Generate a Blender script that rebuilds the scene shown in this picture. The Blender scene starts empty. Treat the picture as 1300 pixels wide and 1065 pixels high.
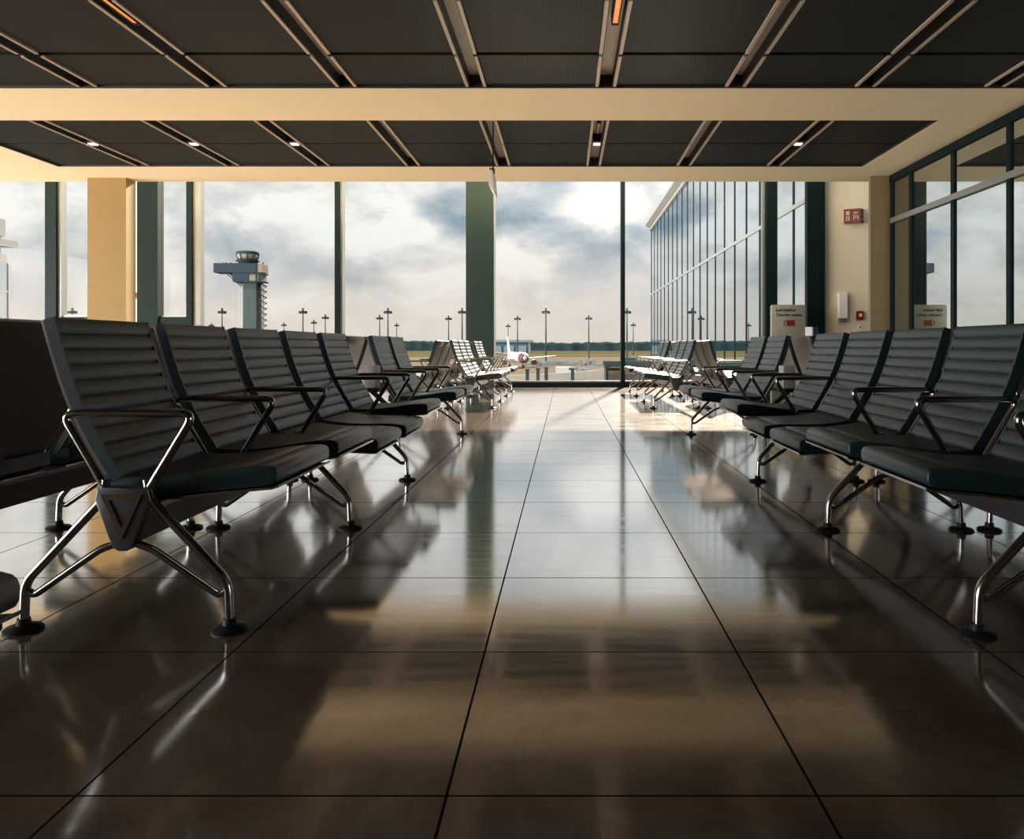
import bpy, bmesh, math, random
from mathutils import Vector, Matrix, noise
random.seed(7)
C = bpy.context.scene.collection
SC = bpy.context.scene
PI = math.pi
# ------------------------------------------------------------------ camera
CAM_H = 0.80
cam_d = bpy.data.cameras.new('camera')
cam = bpy.data.objects.new('camera', cam_d); C.objects.link(cam)
cam.location = (0, 0, CAM_H); cam.rotation_euler = (PI/2, 0, 0)
cam_d.sensor_width = 36; cam_d.lens = 998/1300*36
cam_d.shift_x = -68/1300; cam_d.shift_y = -92.5/1300
cam_d.clip_start = 0.02; cam_d.clip_end = 9000
SC.camera = cam
# ------------------------------------------------------------------ view
vs = SC.view_settings
vs.view_transform = 'Standard'; vs.look = 'None'; vs.gamma = 1; vs.use_curve_mapping = False
vs.exposure = 0.28
SC.display_settings.display_device = 'sRGB'
SC.cycles.sample_clamp_indirect = 3.0
SC.cycles.max_bounces = 10; SC.cycles.diffuse_bounces = 5; SC.cycles.glossy_bounces = 5
SC.cycles.transparent_max_bounces = 16
# ------------------------------------------------------------------ sky
SUN_AZ, SUN_EL = math.radians(10), math.radians(30)
SUN_DIR = Vector((math.sin(SUN_AZ)*math.cos(SUN_EL), math.cos(SUN_AZ)*math.cos(SUN_EL), math.sin(SUN_EL)))
SKY = 0.83; WEST_FILL = 22.0
W = bpy.data.worlds.new('sky'); SC.world = W; W.use_nodes = True
nt = W.node_tree; nt.nodes.clear()
class NG:
    """tiny helper for node graphs"""
    def __init__(s, nt): s.nt = nt
    def n(s, t, **k):
        x = s.nt.nodes.new(t)
        for a, b in k.items(): setattr(x, a, b)
        return x
    def put(s, sock, v):
        if hasattr(v, 'is_output') or isinstance(v, bpy.types.NodeSocket): s.nt.links.new(v, sock)
        else: sock.default_value = v
    def m(s, op, a, b=None, c=None, clamp=False):
        x = s.n('ShaderNodeMath', operation=op, use_clamp=clamp); s.put(x.inputs[0], a)
        if b is not None: s.put(x.inputs[1], b)
        if c is not None: s.put(x.inputs[2], c)
        return x.outputs[0]
    def mix(s, f, a, b, mode='MIX'):
        x = s.n('ShaderNodeMix', data_type='RGBA', blend_type=mode)
        s.put(x.inputs[0], f); s.put(x.inputs[6], a); s.put(x.inputs[7], b)
        return x.outputs[2]
    def ramp(s, f, stops, interp='LINEAR'):
        x = s.n('ShaderNodeValToRGB'); x.color_ramp.interpolation = interp
        e = x.color_ramp.elements
        while len(e) < len(stops): e.new(0.5)
        for i, (p, c) in enumerate(stops):
            e[i].position = p; e[i].color = (c[0], c[1], c[2], 1) if len(c) == 3 else c
        s.put(x.inputs[0], f); return x.outputs[0]
g = NG(nt)
tc = g.n('ShaderNodeTexCoord'); sep = g.n('ShaderNodeSeparateXYZ'); nt.links.new(tc.outputs['Generated'], sep.inputs[0])
X, Y, Z = sep.outputs
ay = g.m('MAXIMUM', g.m('ABSOLUTE', Y), 0.12)
u = g.m('DIVIDE', X, ay); v = g.m('DIVIDE', Z, ay)
cmb = g.n('ShaderNodeCombineXYZ'); g.put(cmb.inputs[0], u); g.put(cmb.inputs[1], g.m('MULTIPLY', v, 1.9)); g.put(cmb.inputs[2], g.m('MULTIPLY', Y, 0.4))
def sky_noise(scale, det, rough, dist=0.0, off=0.0):
    t = g.n('ShaderNodeTexNoise'); t.inputs['Scale'].default_value = scale; t.inputs['Detail'].default_value = det
    t.inputs['Roughness'].default_value = rough; t.inputs['Distortion'].default_value = dist
    a = g.n('ShaderNodeVectorMath', operation='ADD'); nt.links.new(cmb.outputs[0], a.inputs[0]); a.inputs[1].default_value = (off, off*.7, 0)
    nt.links.new(a.outputs[0], t.inputs['Vector']); return t.outputs[0], t.outputs[1]
nf, _ = sky_noise(7.0, 9, .62, .35, 3.1)
wf, wc = sky_noise(9.0, 4, .6, 0, 9.0)
ws = g.n('ShaderNodeSeparateColor'); nt.links.new(wc, ws.inputs[0])
uu = g.m('MULTIPLY_ADD', g.m('SUBTRACT', ws.outputs[0], .5), .16, u)
vv = g.m('MULTIPLY_ADD', g.m('SUBTRACT', ws.outputs[1], .5), .10, v)
dens = g.m('MULTIPLY_ADD', g.m('SUBTRACT', nf, .5), 1.35, .17)
def blob(px, py, sx, sy, amp, acc):
    a = g.m('DIVIDE', g.m('SUBTRACT', uu, (px-718)/998), sx/998)
    b = g.m('DIVIDE', g.m('SUBTRACT', vv, (440-py)/998), sy/998)
    q = g.m('ADD', g.m('MULTIPLY', a, a), g.m('MULTIPLY', b, b))
    e = g.m('EXPONENT', g.m('MULTIPLY', q, -1))
    return g.m('MULTIPLY_ADD', e, amp, acc)
for b in [(575, 268, 55, 30, .42), (672, 262, 45, 28, .42), (735, 322, 42, 26, .38), (700, 232, 60, 10, .2), (800, 300, 30, 20, .3),
          (290, 320, 55, 60, .30), (420, 330, 60, 22, .28), (470, 350, 60, 20, .22), (50, 370, 60, 60, .22), (100, 300, 50, 40, .16),
          (350, 262, 60, 22, -.18), (500, 300, 60, 25, -.22), (640, 325, 45, 20, -.22), (780, 262, 45, 30, -.35), (560, 360, 70, 22, -.08),
          (700, 365, 60, 16, .12), (370, 235, 60, 14, .18), (-60, 260, 70, 50, -.15), (-350, 330, 90, 60, .2), (1000, 330, 80, 50, .25)]:
    dens = blob(*b, dens)
ccol = g.ramp(dens, [(.05, (1.0, .98, .95)), (.20, (.80, .79, .77)), (.34, (.60, .645, .68)), (.66, (.31, .395, .46))])
elev = g.m('MULTIPLY', v, 2.2, clamp=True)
hz = g.m('SUBTRACT', 1, g.m('MULTIPLY', v, 6.5, clamp=True), clamp=True)
hz2 = g.m('MULTIPLY', hz, .85)
col = g.mix(hz2, ccol, (.80, .69, .60, 1))
# soft glow of the sun behind thin cloud
dt = g.n('ShaderNodeVectorMath', operation='DOT_PRODUCT'); nt.links.new(tc.outputs['Generated'], dt.inputs[0]); dt.inputs[1].default_value = SUN_DIR
gl = g.m('POWER', g.m('MAXIMUM', dt.outputs['Value'], 0), 30)
gl2 = g.m('MULTIPLY_ADD', gl, 1.1, 1.0)
sc_ = g.n('ShaderNodeVectorMath', operation='SCALE'); nt.links.new(col, sc_.inputs[0]); nt.links.new(gl2, sc_.inputs['Scale'])
# south-western sky outside the framed view, brightness added to fill the interior
back = g.m('MULTIPLY_ADD', g.m('MULTIPLY', g.m('SUBTRACT', g.m('ADD', g.m('MULTIPLY', X, -.87), g.m('MULTIPLY', Y, -.5)), .74), 8, clamp=True), WEST_FILL-1, 1)
bg = g.n('ShaderNodeBackground'); nt.links.new(sc_.outputs[0], bg.inputs[0]); g.put(bg.inputs[1], g.m('MULTIPLY', back, SKY))
wo = g.n('ShaderNodeOutputWorld'); nt.links.new(bg.outputs[0], wo.inputs[0])
# ------------------------------------------------------------------ sun
sl = bpy.data.lights.new('sun', 'SUN'); sl.energy = 23; sl.angle = math.radians(1.2); sl.color = (1, .84, .66)
so = bpy.data.objects.new('sun', sl); C.objects.link(so)
so.rotation_euler = (-SUN_DIR).to_track_quat('-Z', 'Y').to_euler(); so.location = (4, 30, 20)

# ------------------------------------------------------------------ materials
def mat(name, base, rough=.5, metal=0.0, spec=.5, noise_amt=0.0, nscale=8, bump=0.0, bscale=60, emit=None, estr=0):
    m = bpy.data.materials.new(name); m.use_nodes = True; t = m.node_tree; t.nodes.clear(); q = NG(t)
    o = q.n('ShaderNodeOutputMaterial'); p = q.n('ShaderNodeBsdfPrincipled'); t.links.new(p.outputs[0], o.inputs[0])
    p.inputs['Roughness'].default_value = rough; p.inputs['Metallic'].default_value = metal
    p.inputs['Specular IOR Level'].default_value = spec
    c4 = (*base, 1)
    tcn = q.n('ShaderNodeTexCoord')
    if noise_amt:
        nz = q.n('ShaderNodeTexNoise'); nz.inputs['Scale'].default_value = nscale; nz.inputs['Detail'].default_value = 5
        t.links.new(tcn.outputs['Object'], nz.inputs['Vector'])
        c = q.mix(nz.outputs[0], tuple(x*(1-noise_amt) for x in base)+(1,), tuple(min(1, x*(1+noise_amt)) for x in base)+(1,))
        t.links.new(c, p.inputs['Base Color'])
    else: p.inputs['Base Color'].default_value = c4
    if bump:
        nb = q.n('ShaderNodeTexNoise'); nb.inputs['Scale'].default_value = bscale; nb.inputs['Detail'].default_value = 3
        t.links.new(tcn.outputs['Object'], nb.inputs['Vector'])
        bn = q.n('ShaderNodeBump'); bn.inputs['Strength'].default_value = bump; bn.inputs['Distance'].default_value = .002
        t.links.new(nb.outputs[0], bn.inputs['Height']); t.links.new(bn.outputs[0], p.inputs['Normal'])
    if emit:
        p.inputs['Emission Color'].default_value = (*emit, 1); p.inputs['Emission Strength'].default_value = estr
    return m
def glass_mat(name, tint, refl_lo, refl_hi, refl_tint=(1, 1, 1), rough=0.0):
    """architectural glass: straight-through plus mirror reflection rising with angle"""
    m = bpy.data.materials.new(name); m.use_nodes = True; t = m.node_tree; t.nodes.clear(); q = NG(t)
    o = q.n('ShaderNodeOutputMaterial'); tr = q.n('ShaderNodeBsdfTransparent'); tr.inputs[0].default_value = (*tint, 1)
    gs = q.n('ShaderNodeBsdfGlossy'); gs.inputs[0].default_value = (*refl_tint, 1); gs.inputs['Roughness'].default_value = rough
    lw = q.n('ShaderNodeLayerWeight'); lw.inputs[0].default_value = .35
    f = q.m('MULTIPLY_ADD', lw.outputs['Fresnel'], refl_hi-refl_lo, refl_lo)
    mx = q.n('ShaderNodeMixShader'); t.links.new(f, mx.inputs[0]); t.links.new(tr.outputs[0], mx.inputs[1]); t.links.new(gs.outputs[0], mx.inputs[2])
    t.links.new(mx.outputs[0], o.inputs[0]); return m
M = {}
M['leather'] = mat('black_leather', (.013, .034, .038), .38, spec=.5, noise_amt=.25, nscale=14, bump=.25, bscale=220)
M['shell'] = mat('taupe_back_shell', (.16, .14, .12), .42, noise_amt=.05, nscale=5)
M['alu'] = mat('polished_aluminium', (.42, .415, .41), .17, metal=1)
M['beam'] = mat('dark_anodised_metal', (.10, .105, .11), .3, metal=.6)
M['black'] = mat('black_plastic', (.010, .010, .011), .55, spec=.25)
M['console'] = mat('pale_grey_plastic', (.42, .44, .41), .4)
M['soffit'] = mat('cream_painted_plaster', (.94, .84, .58), .75, noise_amt=.03, nscale=2)
M['cream'] = mat('light_cream_paint', (.86, .78, .62), .7, noise_amt=.03, nscale=3)
M['ochre'] = mat('ochre_shaded_paint', (.31, .205, .065), .7, noise_amt=.06, nscale=3)  # less lit wall face, its shade put into a darker ochre
M['tan'] = mat('tan_shaded_paint', (.24, .185, .10), .7, noise_amt=.06, nscale=3)  # weaker light on the pier put into the colour; back wall shares it
M['frame'] = mat('dark_green_frame_metal', (.004, .014, .016), .5, metal=0, spec=.12)
M['frame_light'] = mat('grey_aluminium_frame', (.26, .28, .28), .35, metal=.4)
M['column'] = mat('dark_green_column_paint', (.011, .036, .034), .5, noise_amt=.08, nscale=3)
M['channel'] = mat('grey_channel_metal', (.42, .41, .37), .45, metal=.2)
M['channel_side'] = mat('dark_channel_side', (.02, .022, .022), .5)
M['flange'] = mat('pale_flange_metal', (.52, .46, .38), .4, metal=.3)
M['white'] = mat('white_plastic', (.85, .84, .82), .4)
M['red'] = mat('red_plastic', (.22, .012, .01), .4)
M['redsign'] = mat('dark_red_sign', (.10, .011, .009), .5)
M['ivory'] = mat('ivory_print', (.40, .27, .22), .5)
M['signbody'] = mat('grey_green_sign_panel', (.34, .36, .28), .5)
M['ink'] = mat('dark_ink', (.03, .035, .03), .6)
M['orange'] = mat('orange_lamp_cover', (.9, .3, .06), .4, emit=(1, .28, .06), estr=.7)
M['lamp'] = mat('warm_lamp_lens', (.9, .8, .7), .3, emit=(1, .75, .62), estr=1.1)
M['concrete'] = mat('apron_concrete', (.088, .075, .060), .85, noise_amt=.12, nscale=.05, spec=0)
M['parapet'] = mat('grey_concrete_wall', (.2, .19, .17), .8, noise_amt=.1, nscale=1.2, spec=0)
M['grass'] = mat('dry_airfield_grass', (.050, .048, .026), .95, noise_amt=.3, nscale=.02, spec=0)
M['trees'] = mat('tree_foliage', (.020, .034, .036), .9, noise_amt=.35, nscale=.08, spec=0)
M['tower'] = mat('tower_concrete', (.05, .068, .068), .8, noise_amt=.08, nscale=.2, spec=0)
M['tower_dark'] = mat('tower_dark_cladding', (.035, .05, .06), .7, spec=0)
M['tower_pale'] = mat('pale_and_sunlit_cladding', (.2, .19, .16), .6, spec=0)  # pale parts, and sunlight painted onto the tower's right side
M['mast'] = mat('galvanised_mast', (.045, .05, .053), .8, spec=0)
M['ac_white'] = mat('aircraft_white', (.36, .35, .34), .5)
M['walk'] = mat('dark_walkway_metal', (.022, .034, .034), .8, spec=0)
M['ac_red'] = mat('aircraft_red_brown', (.10, .035, .032), .6)
M['hangar'] = mat('blue_grey_cladding', (.055, .10, .13), .7, noise_amt=.1, nscale=.05, spec=0)
M['hangar_roof'] = mat('hangar_roof_band', (.16, .19, .20), .7, spec=0)
M['roofedge'] = mat('grey_roof_edge', (.22, .22, .22), .5)
M['interior'] = mat('dark_interior', (.02, .024, .026), .8)
M['glass'] = glass_mat('window_glass', (.96, .97, .965), .0, .05)
M['glass_wall'] = glass_mat('coated_mirror_glass', (.10, .13, .13), .72, .98, (.88, .95, .96))
M['glass_fac'] = glass_mat('facade_mirror_glass', (.12, .14, .15), .78, .96, (.88, .93, .97))
M['glass_dark'] = glass_mat('green_tinted_glass', (.30, .36, .34), .12, .5)
# perforated metal mesh of the ceiling panels
def mesh_panel_mat():
    m = bpy.data.materials.new('perforated_dark_mesh'); m.use_nodes = True; t = m.node_tree; t.nodes.clear(); q = NG(t)
    o = q.n('ShaderNodeOutputMaterial'); p = q.n('ShaderNodeBsdfPrincipled'); t.links.new(p.outputs[0], o.inputs[0])
    tcn = q.n('ShaderNodeTexCoord'); mp = q.n('ShaderNodeMapping'); t.links.new(tcn.outputs['Object'], mp.inputs[0])
    w = q.n('ShaderNodeTexWave', wave_type='BANDS', bands_direction='X'); w.inputs['Scale'].default_value = 16
    t.links.new(mp.outputs[0], w.inputs[0])
    nz = q.n('ShaderNodeTexNoise'); nz.inputs['Scale'].default_value = 2.5; t.links.new(mp.outputs[0], nz.inputs[0])
    c = q.mix(w.outputs[1], (.004, .007, .0075, 1), (.020, .028, .027, 1))
    c2 = q.mix(nz.outputs[0], c, (.016, .018, .017, 1))
    t.links.new(c2, p.inputs['Base Color']); p.inputs['Roughness'].default_value = .55
    p.inputs['Metallic'].default_value = .0; p.inputs['Specular IOR Level'].default_value = .12
    b = q.n('ShaderNodeBump'); b.inputs['Strength'].default_value = .3; b.inputs['Distance'].default_value = .003
    t.links.new(w.outputs[1], b.inputs['Height']); t.links.new(b.outputs[0], p.inputs['Normal'])
    return m
M['mesh'] = mesh_panel_mat()
def floor_mat():
    m = bpy.data.materials.new('polished_stone_tiles'); m.use_nodes = True; t = m.node_tree; t.nodes.clear(); q = NG(t)
    o = q.n('ShaderNodeOutputMaterial'); p = q.n('ShaderNodeBsdfPrincipled'); t.links.new(p.outputs[0], o.inputs[0])
    tcn = q.n('ShaderNodeTexCoord'); s = q.n('ShaderNodeSeparateXYZ'); t.links.new(tcn.outputs['Object'], s.inputs[0])
    T = .66
    fx = q.m('DIVIDE', q.m('SUBTRACT', s.outputs[0], -.212-20*T), T); fy = q.m('DIVIDE', q.m('SUBTRACT', s.outputs[1], 2.06-30*T), T)
    def edge(f):
        fr = q.m('FRACT', f); d = q.m('MINIMUM', fr, q.m('SUBTRACT', 1, fr))
        return q.m('LESS_THAN', d, .0042)
    jt = q.m('MAXIMUM', edge(fx), edge(fy))
    cb = q.n('ShaderNodeCombineXYZ'); q.put(cb.inputs[0], q.m('FLOOR', fx)); q.put(cb.inputs[1], q.m('FLOOR', fy))
    wn = q.n('ShaderNodeTexWhiteNoise', noise_dimensions='3D'); t.links.new(cb.outputs[0], wn.inputs[0])
    nz = q.n('ShaderNodeTexNoise'); nz.inputs['Scale'].default_value = 2.2; nz.inputs['Detail'].default_value = 8; nz.inputs['Roughness'].default_value = .65; nz.inputs['Distortion'].default_value = .6
    t.links.new(tcn.outputs['Object'], nz.inputs[0])
    mp = q.n('ShaderNodeMapping'); mp.inputs['Scale'].default_value = (1.0, 9, 1); t.links.new(tcn.outputs['Object'], mp.inputs[0])
    n2 = q.n('ShaderNodeTexNoise'); n2.inputs['Scale'].default_value = 2.5; n2.inputs['Detail'].default_value = 6; t.links.new(mp.outputs[0], n2.inputs[0])
    c = q.ramp(nz.outputs[0], [(.28, (.105, .058, .038)), (.5, (.19, .125, .085)), (.74, (.31, .225, .16))])
    c = q.mix(q.m('MULTIPLY', wn.outputs[0], .3), c, (.14, .10, .075, 1))
    c = q.mix(jt, c, (.015, .012, .01, 1))
    t.links.new(c, p.inputs['Base Color'])
    r = q.m('MULTIPLY_ADD', n2.outputs[0], .115, .045)
    r = q.m('MAXIMUM', r, q.m('MULTIPLY', jt, .7)); t.links.new(r, p.inputs['Roughness'])
    p.inputs['IOR'].default_value = 1.55
    sp = q.m('MULTIPLY', q.m('MULTIPLY_ADD', nz.outputs[0], .7, .17), q.m('SUBTRACT', 1, jt)); t.links.new(sp, p.inputs['Specular IOR Level'])
    # crystallised polish: a mirror layer that strengthens towards grazing view
    gs = q.n('ShaderNodeBsdfGlossy'); t.links.new(r, gs.inputs['Roughness']); gs.inputs[0].default_value = (1, .99, .97, 1)
    lw = q.n('ShaderNodeLayerWeight'); lw.inputs[0].default_value = .5
    f = q.ramp(lw.outputs['Facing'], [(.30, (.03,)*3), (.58, (.09,)*3), (.68, (.36,)*3), (.80, (.60,)*3), (.92, (.70,)*3)])
    f = q.m('MULTIPLY', q.m('MULTIPLY', f, q.m('MULTIPLY_ADD', nz.outputs[0], .35, .83)), q.m('SUBTRACT', 1, jt))
    mx = q.n('ShaderNodeMixShader'); t.links.new(f, mx.inputs[0]); t.links.new(p.outputs[0], mx.inputs[1]); t.links.new(gs.outputs[0], mx.inputs[2])
    t.links.new(mx.outputs[0], o.inputs[0])
    return m
M['floor'] = floor_mat()

# ------------------------------------------------------------------ mesh helpers
def new_bm(): return bmesh.new()
def add_box(bm, x0, x1, y0, y1, z0, z1, bev=0):
    vs_ = [bm.verts.new(p) for p in [(x0,y0,z0),(x1,y0,z0),(x1,y1,z0),(x0,y1,z0),(x0,y0,z1),(x1,y0,z1),(x1,y1,z1),(x0,y1,z1)]]
    fs = [bm.faces.new([vs_[i] for i in f]) for f in [(3,2,1,0),(4,5,6,7),(0,1,5,4),(1,2,6,5),(2,3,7,6),(3,0,4,7)]]
    if bev:
        es = list({e for f in fs for e in f.edges})
        bmesh.ops.bevel(bm, geom=es, offset=bev, segments=2, affect='EDGES', profile=.7)
def add_prism(bm, pts, y0, y1, bev=0):
    """closed (x,z) outline extruded along y"""
    a = [bm.verts.new((p[0], y0, p[1])) for p in pts]; b = [bm.verts.new((p[0], y1, p[1])) for p in pts]
    n = len(pts); fs = [bm.faces.new(a), bm.faces.new(list(reversed(b)))]
    ce = [e for f in fs for e in f.edges]
    for i in range(n): bm.faces.new([a[i], b[i], b[(i+1) % n], a[(i+1) % n]])
    if bev: bmesh.ops.bevel(bm, geom=ce, offset=bev, segments=3, affect='EDGES', profile=.5, clamp_overlap=True)
def round_path(pts, r, closed=False, seg=5):
    pts = [Vector(p) for p in pts]; out = []; n = len(pts)
    for i, p in enumerate(pts):
        if not closed and i in (0, n-1): out.append(p); continue
        a = pts[(i-1) % n]-p; b = pts[(i+1) % n]-p
        d = min(r, a.length*.45, b.length*.45)
        p0 = p+a.normalized()*d; p1 = p+b.normalized()*d
        for k in range(seg+1):
            t = k/seg; out.append(p0*(1-t)**2 + p*2*t*(1-t) + p1*t*t)
    return out
def add_tube(bm, pts, rad, closed=False, seg=10, flat=1.0):
    n = len(pts); rings = []
    R = rad if isinstance(rad, (list, tuple)) else [rad]*n
    prev = None
    for i, p in enumerate(pts):
        p = Vector(p)
        if closed: d = Vector(pts[(i+1) % n])-Vector(pts[(i-1) % n])
        else: d = Vector(pts[min(i+1, n-1)])-Vector(pts[max(i-1, 0)])
        d.normalize()
        if prev is None:
            up = Vector((0, 1, 0)) if abs(d.y) < .9 else Vector((1, 0, 0))
        else: up = prev
        s = d.cross(up); s.normalize(); up = s.cross(d); up.normalize(); prev = up
        rings.append([bm.verts.new(p + s*math.cos(a)*R[i] + up*math.sin(a)*R[i]*flat) for a in [2*PI*k/seg for k in range(seg)]])
    m_ = n if closed else n-1
    for i in range(m_):
        A, B = rings[i], rings[(i+1) % n]
        for k in range(seg):
            f = bm.faces.new([A[k], A[(k+1) % seg], B[(k+1) % seg], B[k]]); f.smooth = True
    if not closed:
        bm.faces.new(list(reversed(rings[0]))); bm.faces.new(rings[-1])
def add_lathe(bm, prof, cx=0, cy=0, seg=24):
    rings = [[bm.verts.new((cx+r*math.cos(2*PI*k/seg), cy+r*math.sin(2*PI*k/seg), z)) for k in range(seg)] for r, z in prof]
    for A, B in zip(rings, rings[1:]):
        for k in range(seg):
            f = bm.faces.new([A[k], A[(k+1) % seg], B[(k+1) % seg], B[k]]); f.smooth = True
    bm.faces.new(list(reversed(rings[0]))); bm.faces.new(rings[-1])
def finish(name, bm, m, smooth=False, angle=40):
    bmesh.ops.recalc_face_normals(bm, faces=bm.faces)
    me = bpy.data.meshes.new(name)
    if smooth:
        for f in bm.faces: f.smooth = True
    bm.to_mesh(me); bm.free(); me.materials.append(m)
    if smooth: me.set_sharp_from_angle(angle=math.radians(angle))
    return me
def link(name, me, parent=None, loc=(0,0,0), rz=0):
    o = bpy.data.objects.new(name, me); C.objects.link(o); o.location = loc; o.rotation_euler = (0, 0, rz)
    if parent is not None: o.parent = parent
    return o
def obj(name, bm, m, parent=None, loc=(0,0,0), rz=0, smooth=False, angle=40):
    return link(name, finish(name, bm, m, smooth, angle), parent, loc, rz)
def box(name, m, x0, x1, y0, y1, z0, z1, parent=None, bev=0, loc=(0,0,0)):
    bm = new_bm(); add_box(bm, x0, x1, y0, y1, z0, z1, bev); return obj(name, bm, m, parent, loc)
def tag(o, label, cat, group=None):
    o['label'] = label; o['category'] = cat
    if group: o['group'] = group
    return o
def thing(name, label, cat, loc=(0,0,0), rz=0, group=None):
    o = bpy.data.objects.new(name, None); C.objects.link(o); o.location = loc; o.rotation_euler = (0,0,rz)
    o.empty_display_size = .2
    return tag(o, label, cat, group)
def struct(o): o['kind'] = 'structure'; return o
def P(px, py, d):
    """world point of a photo pixel at depth d"""
    return Vector(((px-718)/998*d, d, CAM_H+(440-py)/998*d))

# ------------------------------------------------------------------ room shell
WIN = 15.6; ZC = 3.70; ZW = 5.6; XR = 5.53; XL = -13.6; YB = -7.0; YC = 13.82   # ceiling stops at YC, the glazing is taller
GL = WIN+.03
struct(box('floor', M['floor'], XL-.2, XR+1.2, YB-.2, WIN+.2, -.12, 0))
bm = new_bm(); add_box(bm, XL-.2, XL, YB, WIN, 0, .35); add_box(bm, XL-.2, XL, YB, WIN, 3.3, ZW)  # side wall out of view, openings added to let fill light in
for k in range(9): add_box(bm, XL-.15, XL, YB+k*2.8, YB+k*2.8+.12, .35, 3.3)
struct(obj('wall_left', bm, M['frame']))
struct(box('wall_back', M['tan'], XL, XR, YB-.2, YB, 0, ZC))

# ceiling: soffit with two recessed fields of mesh panels
ceil = bpy.data.objects.new('ceiling', None); C.objects.link(ceil); ceil.location = (0, 0, ZC); struct(ceil)
G2 = (-8.18, 4.79, 10.08, 12.69)      # far field
G1 = (XL+.3, 5.23, -6.6, 8.84)       # near field
bm = new_bm()
zt = ZC+.30
for (a, b, c, d) in [(XL, XR, G2[3], YC), (XL, XR, G1[3], G2[2]), (XL, G2[0], G2[2], G2[3]), (G2[1], XR, G2[2], G2[3]),
                     (G1[1], XR, YB, G1[3]), (XL, G1[0], YB, G1[3]), (G1[0], G1[1], YB, G1[2])]:
    add_box(bm, a, b, c, d, 0, .30)
obj('soffit', bm, M['soffit'], ceil)
box('roof_deck', M['black'], XL-.2, XR+.2, YB-.2, YC-.05, .30, .40, ceil)
box('bulkhead', M['soffit'], XL, XR, YC-.12, YC, .30, ZW-ZC, ceil)
bm = new_bm(); add_box(bm, XL-.2, XR+1.2, YC-.12, YC+.06, ZW, ZW+.12); add_box(bm, XL-.2, XR+1.2, WIN-.1, WIN+.3, ZW, ZW+.12)  # unseen skylight strip, added to bring top light onto the cream wall
for k in range(14): add_box(bm, XL+k*1.5, XL+k*1.5+.06, YC+.06, WIN-.1, ZW, ZW+.12)
sk = struct(obj('window_10', bm, M['frame_light'])); box('glass_pane', M['glass'], XL, XR+1.2, YC+.06, WIN-.1, ZW+.125, ZW+.14, sk)
chan_x = [.451+1.454*k for k in range(-9, 4)]
CW = .073; FW = .049; PZ = .032
def field(x0, x1, y0, y1, joints, jg=.022):
    xs = [x for x in chan_x if x0+.3 < x < x1-.2]
    edges = [x0] + xs + [x1]
    ys = [y0] + joints + [y1]
    bm = new_bm()   # thin dark edge trim round the field
    for (a, b, c, d) in [(x0, x1, y0, y0+.02), (x0, x1, y1-.02, y1), (x0, x0+.02, y0+.02, y1-.02), (x1-.02, x1, y0+.02, y1-.02)]:
        add_box(bm, a, b, c, d, .004, .16)
    obj('edge_trim', bm, M['channel_side'], ceil)
    for i in range(len(edges)-1):
        a = edges[i] + (CW+FW if i else .022); b = edges[i+1] - (CW+FW if i < len(edges)-2 else .022)
        for j in range(len(ys)-1):
            c = ys[j] + (jg if j else .022); d = ys[j+1] - (jg if j < len(ys)-2 else .022)
            box('mesh_panel', M['mesh'], a, b, c, d, PZ, PZ+.03, ceil)
    for x in xs:
        bm = new_bm(); add_box(bm, x-CW, x+CW, y0+.02, y1-.02, .15, .16)
        obj('channel', bm, M['channel'], ceil)
        bm = new_bm()
        for s in (-1, 1):
            add_box(bm, x+s*(CW+.004)-.003, x+s*(CW+.004)+.003, y0+.02, y1-.02, .02, .16)
        obj('channel_side', bm, M['channel_side'], ceil)
        bm = new_bm()
        for s in (-1, 1):
            for j in range(len(ys)-1):
                c = ys[j] + (jg if j else .022); d = ys[j+1] - (jg if j < len(ys)-2 else .022)
                xa, xb = sorted((x+s*(CW+.010), x+s*(CW+FW-.006)))
                add_box(bm, xa, xb, c, d, .012, .034)
        obj('flange', bm, M['flange'], ceil)
field(*G2, [11.35])
field(*G1, [7.87-1.28*k for k in range(12) if 7.87-1.28*k > G1[2]+.5][::-1], .038)

# lights set in the ceiling channels
def slot_light(x, y, L, m, label, rim=True):
    t = thing('ceiling_light', label, 'ceiling light', (x, y, ZC+.149), 0, 'linear lights in the ceiling channels')
    bm = new_bm()
    for a, b, c, d in [(-.034, -.022, -L/2, L/2), (.022, .034, -L/2, L/2), (-.034, .034, -L/2-.03, -L/2), (-.034, .034, L/2, L/2+.03)]:
        add_box(bm, a, b, c, d, -.115, 0)
    obj('housing', bm, M['black'], t)
    box('lamp_cover', m, -.022, .022, -L/2, L/2, -.105, -.06, t)
    return t
slot_light(chan_x[9], 6.58, 1.15, M['orange'], 'slim orange lit slot light in the grey ceiling channel right of the top centre')
slot_light(chan_x[6], 6.58, 1.15, M['orange'], 'slim orange lit slot light in the dark ceiling channel at the upper left')
for k, nm in [(4, 'leftmost of five'), (5, 'second from left'), (6, 'third from left'), (9, 'just right of the hanging sign'), (11, 'rightmost of five')]:
    t = thing('ceiling_spotlight', 'small pink-white ceiling spotlight at a far panel joint, '+nm, 'spotlight', (chan_x[k], 11.35, ZC+.149), 0, 'spotlights of the far ceiling field')
    bm = new_bm()
    add_box(bm, -.03, .03, -.75, -.2, -.03, 0); add_box(bm, -.06, .06, -.13, .06, -.12, 0)
    obj('housing', bm, M['black'], t)
    box('lens', M['lamp'], -.05, .05, -.05, .05, -.135, -.12, t)
    box('lamp_cover', mat('pale_orange_cover', (.55, .38, .3), .4) if k == 4 else bpy.data.materials['pale_orange_cover'], -.018, .018, -.72, -.25, -.038, -.03, t)

# ------------------------------------------------------------------ window wall
def wx(px): return (px-718)/998*WIN
def wz(py): return CAM_H+(440-py)/998*WIN
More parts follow.
